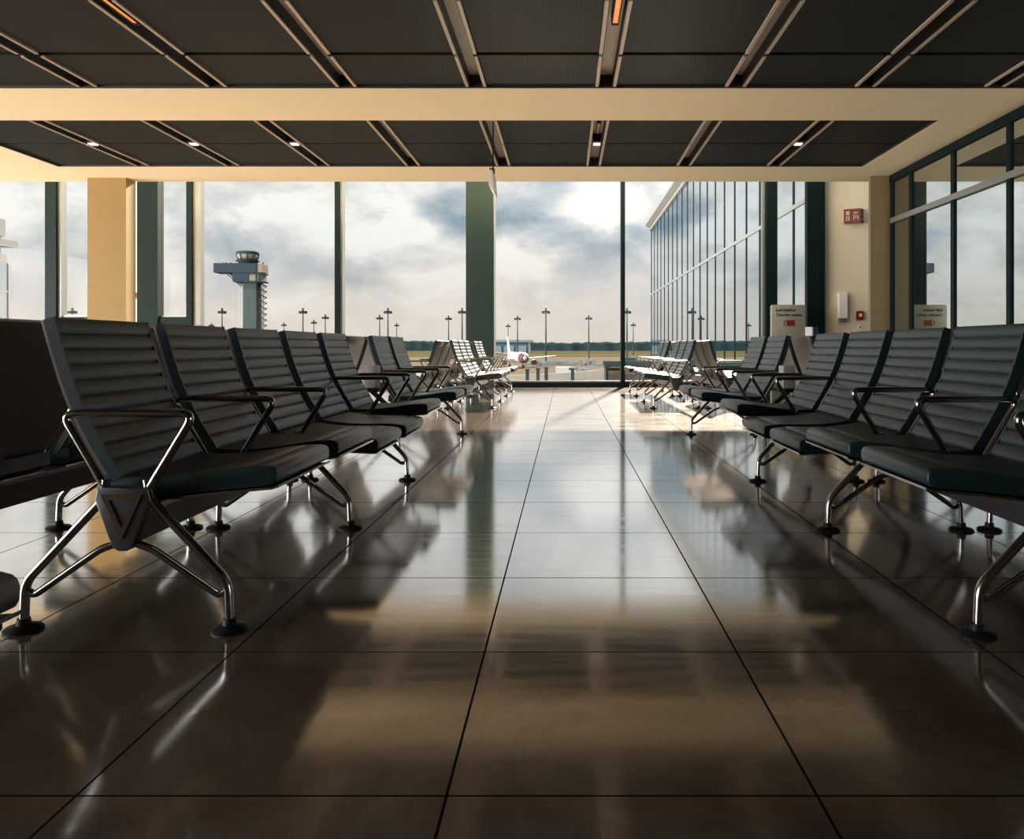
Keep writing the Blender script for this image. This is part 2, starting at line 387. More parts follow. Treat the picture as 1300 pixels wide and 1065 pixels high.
# wall pieces between the windows
struct(box('wall_front', M['cream'], wx(120), wx(178), WIN, WIN+.25, 0, ZW))
struct(box('wall_front', M['cream'], wx(1045), XR+1.2, WIN, WIN+.25, 0, ZW))
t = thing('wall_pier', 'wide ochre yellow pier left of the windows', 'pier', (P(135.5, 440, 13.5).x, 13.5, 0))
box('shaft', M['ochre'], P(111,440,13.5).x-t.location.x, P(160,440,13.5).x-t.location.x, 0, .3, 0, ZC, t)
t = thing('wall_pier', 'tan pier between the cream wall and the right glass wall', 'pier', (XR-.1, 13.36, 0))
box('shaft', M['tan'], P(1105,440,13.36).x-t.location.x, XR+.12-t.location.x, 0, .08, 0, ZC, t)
tn = [0]
def trim(m, px0, px1, y0=WIN-.12, y1=WIN+.12, z0=0, z1=ZW):
    tn[0] += 1
    return struct(box('trim_%d' % tn[0], m, wx(px0), wx(px1), y0, y1, z0, z1))
for a, b in [(62, 76), (178, 204), (240, 247), (427, 433), (788, 793), (971, 985), (1036, 1045)]:
    trim(M['frame'], a, b)
for a, b in [(76, 80), (247, 256), (433, 436)]:
    trim(M['frame_light'], a, b, WIN-.06, WIN+.12)
trim(M['frame_light'], 627, 629, WIN-.04, WIN+.1); trim(M['frame_light'], 967.5, 970.5, WIN-.02, WIN+.1)
trim(M['frame'], 1022.5, 1036, WIN-.10, WIN+.05, wz(415), ZW)
trim(M['frame_light'], 1033, 1035.5, WIN+.05, WIN+.1, 0, wz(415))
wn_ = [0]
def window(px0, px1, sill_py=485.5, head=ZW):
    """frame (bottom rail, top rail) and its glass"""
    wn_[0] += 1; x0, x1 = wx(px0), wx(px1)
    bm = new_bm(); zs = wz(sill_py)
    add_box(bm, x0, x1, WIN-.08, WIN+.12, max(0, zs-.22 if sill_py < 480 else 0), zs)
    add_box(bm, x0, x1, WIN-.02, WIN+.12, head-.025, head)
    f = struct(obj('window_%d' % wn_[0], bm, M['frame']))
    if sill_py < 480:
        box('lower_panel', M['frame'], x0, x1, WIN-.03, WIN+.1, 0, zs-.22, f)
    box('sill_bead', M['frame_light'], x0, x1, WIN-.02, WIN+.02, zs, zs+.035, f)
    box('glass_pane', M['glass'], x0, x1, GL, GL+.012, zs, head-.025, f)
    return f
window(-150, 62, 409); window(80, 111, 402.5); window(204, 240, 402.5)
window(256, 427); window(436, 627); window(629, 788); window(793, 967.5); window(985, 1033)
# column in front of the window wall
t = thing('column', 'wide dark green square column standing against the middle of the window wall', 'column', ((593+627)/2*0+P(610, 440, 15.2).x, 15.2, 0))
box('shaft', M['column'], -.26, .26, -.2, .2, 0, ZW, t, bev=.012)
box('cladding_strip', M['frame_light'], .262, .275, -.15, .18, 0, ZW, t)

# right wall: coated glass with dark frames
gw = struct(bpy.data.objects.new('wall_right', None)); C.objects.link(gw); gw.location = (XR, 0, 0)
ymul = [13.30, 12.57, 11.20, 9.78, 8.36, 6.94, 5.52, 4.10, 2.68, 1.26, -.16, -1.58, -3.0, -4.42, -5.84, -6.95]
for i, y in enumerate(ymul):
    box('mullion', M['frame'], -.025, .10, y-.045, y+.045, 0, ZC, gw)
bm = new_bm()
add_box(bm, -.035, .10, YB, 13.34, ZC-.12, ZC); add_box(bm, -.035, .10, YB, 13.34, 0, .1)
obj('rail', bm, M['frame'], gw)
bm = new_bm(); add_box(bm, -.04, .09, YB, 13.3, 2.93-.04, 2.93+.04); add_box(bm, -.05, -.04, YB, 13.3, 2.93-.05, 2.93-.03)
obj('transom', bm, M['frame_light'], gw)
for a, b in zip(ymul, ymul[1:]):
    box('glass_pane', M['glass_wall'], 0, .012, b+.045, a-.045, .1, ZC-.13, gw)
struct(box('wall_outer', M['interior'], XR+1.0, XR+1.1, YB, WIN, -.1, ZW))

# ------------------------------------------------------------------ tandem benches
SLOT = .622; SW = .255
def seat_mesh():
    pts = [(-.115,.430),(-.06,.424),(.02,.421),(.10,.424),(.20,.436),(.27,.447),(.318,.4535),(.3245,.4475),(.331,.4540),
           (.372,.4545),(.390,.452),(.399,.445),(.403,.434),(.402,.412),(.397,.402),(.385,.397),(.34,.394),(.24,.386),(.12,.372),(0,.364),(-.09,.366),(-.12,.385)]
    bm = new_bm(); add_prism(bm, pts, -SW, SW, .012)
    return finish('seat', bm, M['leather'], True, 50)
def pan_mesh():
    bm = new_bm(); add_prism(bm, [(-.10,.363),(0,.3585),(.12,.366),(.24,.380),(.34,.388),(.392,.3915),(.406,.398),(.4065,.391),(.385,.385),(.24,.372),(.12,.358),(0,.352),(-.10,.356)], -SW+.004, SW-.004)
    return finish('seat_pan', bm, M['alu'], True, 40)
def back_curve(s):
    """s 0..1 from the seat up to the top edge"""
    x = -.045 + (-.197)*(s**1.0) - .02*math.sin(PI*s) - .012*math.sin(PI*s)*(1-s)
    z = .425 + .462*s
    return Vector((x, 0, z))
def back_meshes():
    N = 110; ribs = 10; fr = []; rr = []; sh = []
    for i in range(N+1):
        s = i/N; p = back_curve(s); q = back_curve(min(1, s+.01))-back_curve(max(0, s-.01)); q.normalize()
        nrm = Vector((q.z, 0, -q.x))
        ph = (s*ribs) % 1.0
        bulge = .0075*math.sqrt(max(0, math.sin(PI*ph))) if 0 < i < N else 0
        fr.append(p+nrm*(bulge-.006)); rr.append(p-nrm*.030)
        if i % 10 == 0: sh.append((p-nrm*.0305, p-nrm*(.044)))
    pts = [(p.x, p.z) for p in fr] + [(p.x, p.z) for p in reversed(rr[::10])]
    bm = new_bm(); add_prism(bm, pts, -SW, SW, 0)
    # soften the side faces
    back = finish('backrest', bm, M['leather'], True, 50)
    pts = [(a.x, a.z) for a, b in sh] + [(b.x, b.z) for a, b in reversed(sh)]
    bm = new_bm(); add_prism(bm, pts, -SW+.004, SW-.004, .004)
    return back, finish('back_shell', bm, M['shell'], True, 50)
def rail_mesh():
    fr, rr = [], []
    for i in range(13):
        s = i/12; p = back_curve(s); q = back_curve(min(1, s+.01))-back_curve(max(0, s-.01)); q.normalize()
        n = Vector((q.z, 0, -q.x)); fr.append(p+n*.0005); rr.append(p-n*.032)
    pts = [(p.x, p.z) for p in fr] + [(p.x, p.z) for p in reversed(rr)]
    bm = new_bm(); add_prism(bm, pts, -.005, .005)
    return finish('side_piping', bm, M['leather'], True, 40)
def arm_mesh():
    pts = round_path([(.050,0,.378), (.192,0,.612), (-.182,0,.612), (-.045,0,.378)], .042, True, 7)
    bm = new_bm(); add_tube(bm, pts, .0115, True, 12, 1.25)
    return finish('armrest', bm, M['alu'], True, 60)
def leg_mesh():
    bm = new_bm()
    for s in (-1, 1):
        up = round_path([(s*.058,0,.425), (s*.064,0,.372), (s*.286,0,.135), (s*.291,0,.014)], .03, False, 5)
        add_tube(bm, up, .0125, False, 12, 1.15)
        lo = round_path([(s*.018,0,.248), (s*.075,0,.228), (s*.262,0,.098), (s*.289,0,.118)], .02, False, 5)
        add_tube(bm, lo, .0105, False, 12, 1.15)
    return finish('leg_frame', bm, M['alu'], True, 60)
def hub_mesh():
    bm = new_bm()
    add_prism(bm, [(-.070,.405),(.070,.405),(.078,.372),(.028,.238),(.012,.228),(-.012,.228),(-.028,.238),(-.078,.372)], -.024, .024, .004)
    return finish('hub', bm, M['beam'], True, 40)
def hubtri_mesh():
    bm = new_bm()
    for s in (-1, 1):
        y0, y1 = sorted((s*.0235, s*.029))
        a = [(-.058,.388),(.058,.388),(0,.262)]; k = .62; cx, cz = 0, .346
        b = [(cx+(x-cx)*k, cz+(z-cz)*k) for x, z in a]
        for i in range(3):
            j = (i+1) % 3
            add_prism(bm, [a[i], a[j], b[j], b[i]], y0, y1)
    return finish('end_plate', bm, M['alu'], False)
def foot_mesh():
    bm = new_bm(); add_lathe(bm, [(.050,0),(.051,.005),(.046,.010),(.020,.016),(.017,.034)], 0, 0, 28)
    return finish('foot', bm, M['black'], True, 50)
def bracket_mesh():
    bm = new_bm()
    add_prism(bm, [(-.10,.352),(.06,.352),(.25,.378),(.25,.388),(.10,.373),(-.06,.366),(-.10,.37)], -.03, .03)
    add_prism(bm, [(-.10,.352),(-.085,.352),(-.095,.44),(-.125,.53),(-.135,.525),(-.112,.42)], -.03, .03)
    return finish('seat_bracket', bm, M['beam'], True, 30)
ME = dict(seat=seat_mesh(), arm=arm_mesh(), leg=leg_mesh(), hub=hub_mesh(), tri=hubtri_mesh(), foot=foot_mesh(), brk=bracket_mesh())
ME['back'], ME['shell'] = back_meshes(); ME['pan'] = pan_mesh(); ME['rail'] = rail_mesh()
def console_meshes():
    bm = new_bm(); add_box(bm, -.045, .045, -.07, .07, .50, .665, .022)
    a = finish('power_console', bm, M['console'], True, 60)
    bm = new_bm(); add_box(bm, -.055, .055, -.09, .09, .472, .502, .003)
    add_prism(bm, [(-.02,.472),(.02,.472),(.15,.352),(.11,.352)], -.02, .02)
    b = finish('console_base', bm, M['black'], True, 40)
    bm = new_bm(); add_box(bm, .0448, .0465, -.03, .03, .55, .61)
    return a, b, finish('socket', bm, M['black'])
ME['con'], ME['conb'], ME['sock'] = console_meshes()
def bench(label, hx, y0, face, nslots, empty, legs, arms, console=None, low=()):
    t = thing('tandem_bench', label, 'bench seating', (hx, y0, 0), 0, 'rows of black leather tandem seats')
    rz = 0 if face > 0 else PI
    bm = new_bm(); L = nslots*SLOT
    add_prism(bm, [(-.062,.350),(.062,.350),(.066,.338),(.034,.250),(-.034,.250),(-.066,.338)], 0.0, L)
    for s in (-1, 1): add_prism(bm, [(s*.058,.352),(s*.070,.352),(s*.070,.336),(s*.058,.336)], -.01, L+.01)
    obj('beam', bm, M['beam'], t)
    for k in range(nslots):
        if k in empty: continue
        yc = (k+.5)*SLOT
        s = link('seat', ME['seat'], t, (0, yc, 0), rz)
        if k in low:      # this pair of seats tips forward, its front edge sits lower
            s.rotation_euler = (0, math.radians(8), rz); s.location = (-.0595*face, yc, -.0098)
        link('seat_bracket', ME['brk'], s); link('seat_pan', ME['pan'], s)
        b = link('backrest', ME['back'], t, (0, yc, 0), rz); link('back_shell', ME['shell'], b); link('side_piping', ME['rail'], b, (0, SW-.003, 0)); link('side_piping', ME['rail'], b, (0, -SW+.003, 0))
    for e in legs:
        l = link('leg_frame', ME['leg'], t, (0, e*SLOT, 0), rz)
        for s in (-1, 1): link('foot', ME['foot'], l, (s*.291, 0, 0))
        h = link('hub', ME['hub'], t, (0, e*SLOT, 0), rz)
        link('end_plate', ME['tri'], h)
    for e in arms:
        link('armrest', ME['arm'], t, (0, e*SLOT, 0), rz)
    if console is not None:
        c = link('power_console', ME['con'], t, (-.165*face, (console+.62)*SLOT, 0), rz)
        link('console_base', ME['conb'], c); link('socket', ME['sock'], c)
    return t
LX, RX, LX2, RX2 = -1.239, 1.433, -1.943, 2.137
near = dict(nslots=8, empty=[5], legs=[0,2,4,8], arms=[0,1,2,4,5,6,7,8], console=5, low=(2,3))
far = dict(nslots=6, empty=[3], legs=[0,2,4,6], arms=[0,2,3,4,5,6])
bench('long black ribbed leather bench row nearest on the left, facing the central aisle', LX, 2.22, 1, **near)
bench('black bench row turned away, back to back with the nearest left row', LX2, 2.22, -1, **near)
bench('long black ribbed leather bench row nearest on the right, facing the central aisle', RX, 2.18, -1, **near)
bench('black bench row turned away, back to back with the nearest right row', RX2, 2.18, 1, **near)
bench('sunlit bench row by the window on the left, facing the aisle', LX, 10.2, 1, **far)
bench('bench row by the window on the left, turned away, pale shells behind', LX2, 10.2, -1, **far)
bench('grey ribbed bench row by the window on the right, facing the aisle', RX, 10.2, -1, **far)
bench('bench row by the window on the right, turned away, pale shells behind', RX2, 10.2, 1, **far)
bench('bench whose dark rounded seat corner shows at the left frame edge, lower left', LX, 1.265-2*SLOT, 1, nslots=2, empty=[], legs=[0,1], arms=[0,1])

# ------------------------------------------------------------------ fittings
t = thing('charging_sign', 'grey green charging station sign panel with a red battery symbol behind the right seats', 'sign', (P(1000, 440, 14.85).x, 14.85, 0))
zt_ = P(0, 387, 14.85).z
bm = new_bm()
r = .035; w2 = .315; pts = []
for cx, cz, a0 in [(w2-r, zt_-r, 0), (-w2+r, zt_-r, 90)]:
    for k in range(6): a = math.radians(a0+k*18); pts.append((cx+r*math.cos(a), cz+r*math.sin(a)))
pts += [(-w2, .02), (w2, .02)]
add_prism(bm, pts, -.05, .05, .004); obj('panel', bm, M['signbody'], t, smooth=True)
box('base_plate', M['frame'], -.36, .36, -.16, .16, 0, .02, t)
def lettering(txt, size, m, parent, loc, name='lettering', depth=.001):
    cu = bpy.data.curves.new(name, 'FONT'); cu.body = txt; cu.size = size; cu.extrude = depth; cu.offset = .0022
    tmp = bpy.data.objects.new('tmp', cu); C.objects.link(tmp)
    bpy.context.view_layer.update()
    me = bpy.data.meshes.new_from_object(tmp); bpy.data.objects.remove(tmp)
    me.materials.clear(); me.materials.append(m)
    o = link(name, me, parent, loc); o.rotation_euler = (PI/2, 0, 0); return o
lettering('Ladestation', .082, M['ink'], t, (-.24, -.0515, zt_-.125))
lettering('Charging station', .075, M['ink'], t, (-.235, -.0515, zt_-.215))
bm = new_bm(); add_box(bm, -.02, .12, -.054, -.0505, zt_-.40, zt_-.29)
add_prism(bm, [(-.035,zt_-.40),(-.02,zt_-.40),(-.02,zt_-.29),(-.035,zt_-.29)], -.054, -.0505)
ring = []
for k in range(9): a = PI/2+k*PI/8; ring.append((-.045+.045*math.cos(a), zt_-.345+.055*math.sin(a)))
for k in range(9): a = 3*PI/2-k*PI/8; ring.append((-.045+.030*math.cos(a), zt_-.345+.040*math.sin(a)))
for i in range(8): add_prism(bm, [ring[i], ring[i+1], ring[16-i], ring[17-i]], -.054, -.0505)
obj('battery_symbol', bm, M['red'], t)

wy = WIN
def wbox(px0, px1, py0, py1, t_, d, m, parent=None, name='body', bev=0.0):
    x, z = t_.location.x, t_.location.z
    return box(name, m, wx(px0)-x, wx(px1)-x, -d, 0, wz(py1)-z, wz(py0)-z, parent or t_, bev)
def wthing(name, label, cat, px, py): return thing(name, label, cat, (wx(px), WIN, wz(py)))
t = wthing('fire_sign', 'dark red folded fire safety sign with white symbols high on the cream wall', 'sign', 1083, 284)
bm = new_bm()
x0, x1, x2 = wx(1071)-wx(1083), wx(1089)-wx(1083), wx(1096)-wx(1083); h = wz(266)-wz(284)
pl = [(x0, -.012), (x1, -.16), (x2, -.012)]
def plate(bm, a, b, z0, z1, th=.008):
    a = Vector(a); b = Vector(b); n = Vector((-(b-a).y, (b-a).x)).normalized()*th
    q = [a, b, b+n, a+n]
    lo = [bm.verts.new((p.x, p.y, z0)) for p in q]; hi = [bm.verts.new((p.x, p.y, z1)) for p in q]
    bm.faces.new(lo); bm.faces.new(hi)
    for i in range(4): bm.faces.new([lo[i], lo[(i+1) % 4], hi[(i+1) % 4], hi[i]])
plate(bm, pl[0], pl[1], 0, h); plate(bm, pl[1], pl[2], 0, h)
obj('panel', bm, M['redsign'], t)
bm = new_bm()
def onface(a, b, f0, f1, z0, z1):
    a = Vector(a); b = Vector(b); n = Vector((-(b-a).y, (b-a).x)).normalized()*-.003
    plate(bm, (a+(b-a)*f0)+n, (a+(b-a)*f1)+n, z0, z1, .002)
for f0, f1, z0, z1 in [(.12,.34,.16,.24),(.12,.2,.05,.14),(.26,.34,.05,.14),(.16,.3,.11,.13),(.56,.82,.19,.215),(.56,.62,.06,.17),(.68,.74,.09,.17),(.8,.86,.06,.15)]:
    onface(pl[0], pl[1], f0, f1, z0, z1)
for f0, f1, z0, z1 in [(.15,.4,.05,.10),(.15,.4,.14,.22),(.55,.85,.05,.12),(.55,.85,.15,.24)]:
    onface(pl[1], pl[2], f0, f1, z0, z1)
obj('symbols', bm, M['ivory'], t)
t = wthing('wall_dispenser', 'tall white box on the cream wall above the right seat row', 'wall box', 1068.5, 410)
wbox(1063, 1074, 372, 404, t, .10, M['white'], bev=.012)
wbox(1063.6, 1073.4, 404, 409.5, t, .085, M['frame_light'], name='lower_tray', bev=.01)
t = wthing('fire_alarm_button', 'small red fire alarm button box on the cream wall', 'fire alarm', 1091, 406)
wbox(1086.5, 1095, 395, 406.5, t, .06, M['red'], bev=.01)
wbox(1089, 1093, 398, 402, t, .064, M['white'], name='button')
t = wthing('wall_socket', 'tiny white socket on the cream wall under the red alarm box', 'socket', 1092, 418)
wbox(1089.5, 1094, 412.5, 418, t, .02, M['white'], bev=.004); wbox(1091, 1092.5, 414, 416.5, t, .022, M['ink'], name='outlet')
t = wthing('wall_switch', 'small white switch box on the cream strip left of the dark mullion', 'switch', 171, 378)
wbox(170, 173, 371, 379, t, .05, M['white'], bev=.01)
# edge-on sign hanging from the ceiling
hp = P(626, 152, 10.15)
t = thing('hanging_sign', 'narrow white sign seen edge-on hanging on a black rod before the column', 'sign', (hp.x, 10.15, ZC))
z1, z2, z3 = P(0, 214, 10.15).z-ZC, P(0, 221, 10.15).z-ZC, P(0, 248, 10.15).z-ZC
box('rod', M['black'], -.009, .009, -.009, .009, z1, 0, t)
box('clamp', mat('brown_clamp', (.05, .02, .012), .5), -.045, .02, -.04, .04, z2, z1, t, bev=.004)
bm = new_bm(); v_ = [(-.03, z2), (.012, z2), (.034, z3+.03), (.034, z3-.01), (.0, z3+.05), (-.03, z3+.08)]
add_prism(bm, v_, -.25, .25, .003); obj('sign_blade', bm, M['white'], t)

# ------------------------------------------------------------------ outside
ZG = -7.0
def ground(name, m, x0, x1, y0, y1, z): return struct(box(name, m, x0, x1, y0, y1, z-.4, z))
ground('apron_ground', M['concrete'], -1500, 1500, 17, 600, ZG)
ground('grass_field', M['grass'], -3000, 3000, 600, 1450, ZG)
ground('far_ground', M['grass'], -4000, 4000, 1450, 4500, ZG)
ground('taxiway', M['concrete'], -2500, 2500, 700, 740, ZG+.06)
# tree belt beyond the airfield
bm = new_bm(); nx = 1050; rows = []
for j, (yy, hh) in enumerate([(1430, 0), (1440, .75), (1465, 1.0), (1510, .9), (1540, 0)]):
    row = []
    for i in range(nx+1):
        x = -2100 + i*4
        n1 = noise.noise(Vector((x*.004, 3.3, 0)))*5 + noise.noise(Vector((x*.02, yy*.02, 7)))*2.6 + noise.noise(Vector((x*.09, yy*.05, 1)))*2.2 + noise.noise(Vector((x*.22, yy*.2, 5)))*1.6
        row.append(bm.verts.new((x, yy+noise.noise(Vector((x*.05, yy, 2)))*8, ZG-1+(17.5+n1)*hh)))
    rows.append(row)
for A, B in zip(rows, rows[1:]):
    for i in range(nx): bm.faces.new([A[i], A[i+1], B[i+1], B[i]])
o = obj('tree_belt', bm, M['trees'], smooth=True, angle=180); tag(o, 'distant dark blue-green belt of trees along the horizon', 'trees'); o['kind'] = 'stuff'
# hangar
d = 950
def dpos(px, dd): return (px-718)/998*dd
hg = thing('hangar', 'long low blue grey hangar on the horizon right of the column', 'building', (dpos(648, d), d, ZG))
def hz_(py): return CAM_H+(440-py)/998*d-ZG
wA, wB = dpos(600, d)-dpos(648, d), dpos(671, d)-dpos(648, d)
box('hall', M['hangar'], wA, wB, 0, 60, 0, hz_(434.5), hg); box('roof', M['hangar_roof'], wA-2, wB+3, -3, 63, hz_(434.5), hz_(431.5), hg)
box('corner_panel', M['tower_pale'], wB, wB+2, -1, 4, 0, hz_(433.5), hg)
for k in range(4): box('hall_door', M['hangar_roof'], wA+8+k*15, wA+20+k*15, -1.0, 0, 0, 9, hg)
# light masts
mast_me = {}
def mast_parts(h):
    bm = new_bm(); add_lathe(bm, [(.42, 0), (.36, h*.5), (.22, h)], 0, 0, 8); a = finish('pole', bm, M['mast'], True)
    bm = new_bm()
    for k in range(8):
        a_ = k*PI/4; cx, cy = 1.55*math.cos(a_), 1.55*math.sin(a_)
        add_box(bm, cx-.4, cx+.4, cy-.4, cy+.4, h-1.5, h-.4)
    add_tube(bm, [(1.55*math.cos(k*PI/8), 1.55*math.sin(k*PI/8), h-.5) for k in range(16)], .14, True, 6)
    for k in range(4):
        a_ = k*PI/2; add_tube(bm, [(0, 0, h-.1), (1.55*math.cos(a_), 1.55*math.sin(a_), h-.5)], .1, False, 6)
    add_box(bm, -.35, .35, -.35, .35, h-1, h+1.1)
    b = finish('lamp_head', bm, M['mast'])
    bm = new_bm(); add_box(bm, -.7, .7, -.7, .7, 0, 1.0); c = finish('base_block', bm, M['parapet'])
    return a, b, c
MP = mast_parts(25)
masts = [(92,391,'between the two left window mullions'),(282,391,'left of the control tower'),(268.5,410,'short and far, left of the control tower'),
 (384.6,391,'tall, right of the control tower'),(398.5,406,'short, second right of the control tower'),(413,399,'middle height, just left of the thin mullion'),
 (360.5,409.5,'tiny and far, right of the tower'),(482,399.7,'left of a taller mast right of the thin mullion'),(492.5,391,'tall, right of the thin mullion'),(503.6,410,'short, right of the tall one past the thin mullion'),
 (569.5,400.5,'left of the wide column, lower of two'),(586.7,391,'tall, just left of the wide column'),(645,411,'short, above the hangar'),(657,400.5,'middle height, above the hangar'),
 (693,391,'tall, in the centre of the middle pane'),(747.5,400,'left of the right-hand mullion'),(796,391,'tall, right against the right-hand mullion'),(804,409.5,'short, between mullion and glass facade'),
 (-120,391,'beyond the left frame edge'),(-40,400,'beyond the left frame edge, lower')]
for px, py, where in masts[:18]:
    dd = (25+ZG-CAM_H+1.1)*998/(440-py)
    t = thing('light_mast', 'thin grey apron floodlight mast, '+where, 'light mast', (dpos(px, dd), dd, ZG), 0, 'floodlight masts on the apron')
    for nm, me in zip(('pole', 'lamp_head', 'base_block'), MP): link(nm, me, t)
# control tower
d = 529; k_ = d/998
tw = thing('control_tower', 'tall grey airport control tower with a flared cab and a slab gallery', 'control tower', (dpos(320, d), d, ZG))
def tx(px): return (px-320)*k_
def tz(py): return CAM_H+(440-py)*k_-ZG
box('shaft', M['tower'], tx(311.5), tx(329), -4.6, 4.6, 0, tz(356), tw, bev=.8)
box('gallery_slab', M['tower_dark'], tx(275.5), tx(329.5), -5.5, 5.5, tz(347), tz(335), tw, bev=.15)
box('slab_sunlit_end', M['tower_pale'], tx(329.5), tx(336.5), -4.8, 5.5, tz(346.5), tz(336), tw, bev=.15)  # sunlit end of the slab, the light put into a paler colour
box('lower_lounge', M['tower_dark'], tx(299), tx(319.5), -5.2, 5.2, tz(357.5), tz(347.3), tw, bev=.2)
box('lit_lounge', M['tower_pale'], tx(319.5), tx(335), -4.8, 4.8, tz(357), tz(348.6), tw, bev=.1)  # right part of the same box, sunlight put into the pale colour
bm = new_bm(); add_box(bm, tx(301), tx(337), -6, 6, tz(359), tz(357.3)); add_box(bm, tx(319), tx(337), -5.6, 5.6, tz(348.8), tz(347.4))
for x in (329, 333, 336): add_box(bm, tx(x)-.25, tx(x)+.25, -5.8, -5.2, tz(357.3), tz(348.8))
obj('gallery_deck', bm, M['tower_dark'], tw)
cx = tx(314.5)
bm = new_bm(); add_lathe(bm, [(5.6, tz(335)), (6.4, tz(333.5)), (6.9, tz(332)), (6.0, tz(331.6))], cx, 0, 10); obj('cab_base', bm, M['tower_dark'], tw)
bm = new_bm(); add_lathe(bm, [(5.9, tz(331.8)), (7.3, tz(323))], cx, 0, 10); obj('cab_glazing', bm, M['tower_pale'], tw)
bm = new_bm()
for k in range(10):
    a = 2*PI*(k)/10
    add_tube(bm, [(cx+6.0*math.cos(a), 6.0*math.sin(a), tz(331.8)), (cx+7.4*math.cos(a), 7.4*math.sin(a), tz(323))], .35, False, 5)
add_lathe(bm, [(6.0, tz(331.6)), (6.5, tz(329))], cx, 0, 10); obj('cab_frame', bm, M['tower_dark'], tw)
bm = new_bm(); add_lathe(bm, [(7.4, tz(323.2)), (7.7, tz(321.5)), (6.6, tz(319.5)), (3, tz(319))], cx, 0, 10); obj('cab_roof', bm, M['tower_dark'], tw)
bm = new_bm(); add_lathe(bm, [(7.9, tz(331.9)), (7.9, tz(331.2))], cx, 0, 10); obj('cab_walkway', bm, M['tower_dark'], tw)
bm = new_bm()
for s in (-1, 1):
    add_tube(bm, [(tx(289), s*3, tz(347)), (tx(309), s*3, tz(364))], .35, False, 6); add_tube(bm, [(tx(295), s*3, tz(347)), (tx(304), s*3, tz(359))], .28, False, 6)
obj('strut', bm, M['tower'], tw)
bm = new_bm(); zz = 1.0; s = 0
while zz < tz(360):
    xa, xb = (tx(330.5), tx(337)) if s % 2 == 0 else (tx(337), tx(330.5))
    for y in (-2.5, 2.5):
        add_tube(bm, [(xa, y, zz), (xb, y, zz+1.9)], .28, False, 5)
    add_box(bm, min(xb, xb+.1)-.3, xb+.3, -2.6, 2.6, zz+1.7, zz+1.95)
    zz += 1.9; s += 1
add_tube(bm, [(tx(329.8), 0, 0), (tx(329.8), 0, tz(358))], .3, False, 5)
for q in range(16): add_box(bm, tx(328), tx(331), -.2, .2, 4+q*2.6, 4.4+q*2.6)
obj('lattice_stair', bm, M['mast'], tw)
bm = new_bm()
for x in (283, 287, 293, 334): add_box(bm, tx(x)-.4, tx(x)+.4, -.4, .4, tz(335), tz(333.2))
obj('antenna', bm, M['mast'], tw)
# parked airliner
d = 285; ac = thing('airliner', 'white airliner parked on the apron seen through the middle window, nose to the right', 'aircraft', (dpos(666, d), d, ZG), math.radians(-75))
bm = new_bm()
N = 26; Lf = 34.0; R0 = 1.98; rings = []
pts = []; rad = []
for i in range(N+1):
    s = i/N; x = 2-s*Lf
    r = R0*min(1, math.sqrt(min(1, s/.12)) if s < .12 else 1) if s < .12 else (R0 if s < .68 else R0*(1-((s-.68)/.32)**1.4*.88))
    if i == 0: r = .25
    pts.append((x, 0, 3.7+(0 if s < .68 else (s-.68)/.32*1.2))); rad.append(r)
add_tube(bm, pts, rad, False, 18); obj('fuselage', bm, M['ac_white'], ac, smooth=True)
def wing(name, x0, x1, xt0, xt1, yr, yt, zr, zt2, m, th=.35):
    bm = new_bm()
    a = [(x0, yr, zr), (x1, yr, zr), (xt1, yt, zt2), (xt0, yt, zt2)]
    lo = [bm.verts.new(p) for p in a]; hi = [bm.verts.new((p[0], p[1], p[2]+th*(1 if i < 2 else .4))) for i, p in enumerate(a)]
    bm.faces.new(lo); bm.faces.new(hi)
    for i in range(4): bm.faces.new([lo[i], lo[(i+1) % 4], hi[(i+1) % 4], hi[i]])
    return obj(name, bm, m, ac)
for s in (-1, 1):
    wing('wing', -10.5, -17.5, -18.5, -20.2, s*1.5, s*16.5, 3.0, 4.2, M['ac_white'])
    wing('tailplane', -28.5, -31.5, -31.5, -33, s*.8, s*6, 5.0, 5.6, M['ac_white'], .2)
    bm = new_bm(); add_tube(bm, [(-9.2, s*5.7, 1.9), (-9.0, s*5.7, 1.9), (-10.5, s*5.7, 1.9), (-12.6, s*5.7, 2.0)][1:], [1.05, 1.15, .6], False, 16); e = obj('engine', bm, M['ac_white'], ac, smooth=True)
    bm = new_bm(); add_tube(bm, [(-8.9, s*5.7, 1.9), (-9.02, s*5.7, 1.9)], [.95, 1.0], False, 16); obj('intake', bm, M['ac_red'], e)
bm = new_bm()
f = [(-26.5, 5.4), (-32.2, 5.4), (-34.2, 12), (-32.2, 12)]
add_prism(bm, f, -.18, .18, .05); obj('tail_fin', bm, M['ac_white'], ac)
bm = new_bm(); add_tube(bm, [(1.1, 0, 3.62), (-.6, 0, 3.66), (-2.4, 0, 3.7)], [1.18, 1.86, 2.0], False, 18); obj('nose_band', bm, M['ac_red'], ac, smooth=True)
bm = new_bm()
for x, y in ((-2.5, 0), (-15, 2.6), (-15, -2.6)):
    add_box(bm, x-.12, x+.12, y-.12, y+.12, .5, 2.4); add_tube(bm, [(x, y-.35, .5), (x, y+.35, .5)], .5, False, 14)
obj('landing_gear', bm, M['black'], ac)
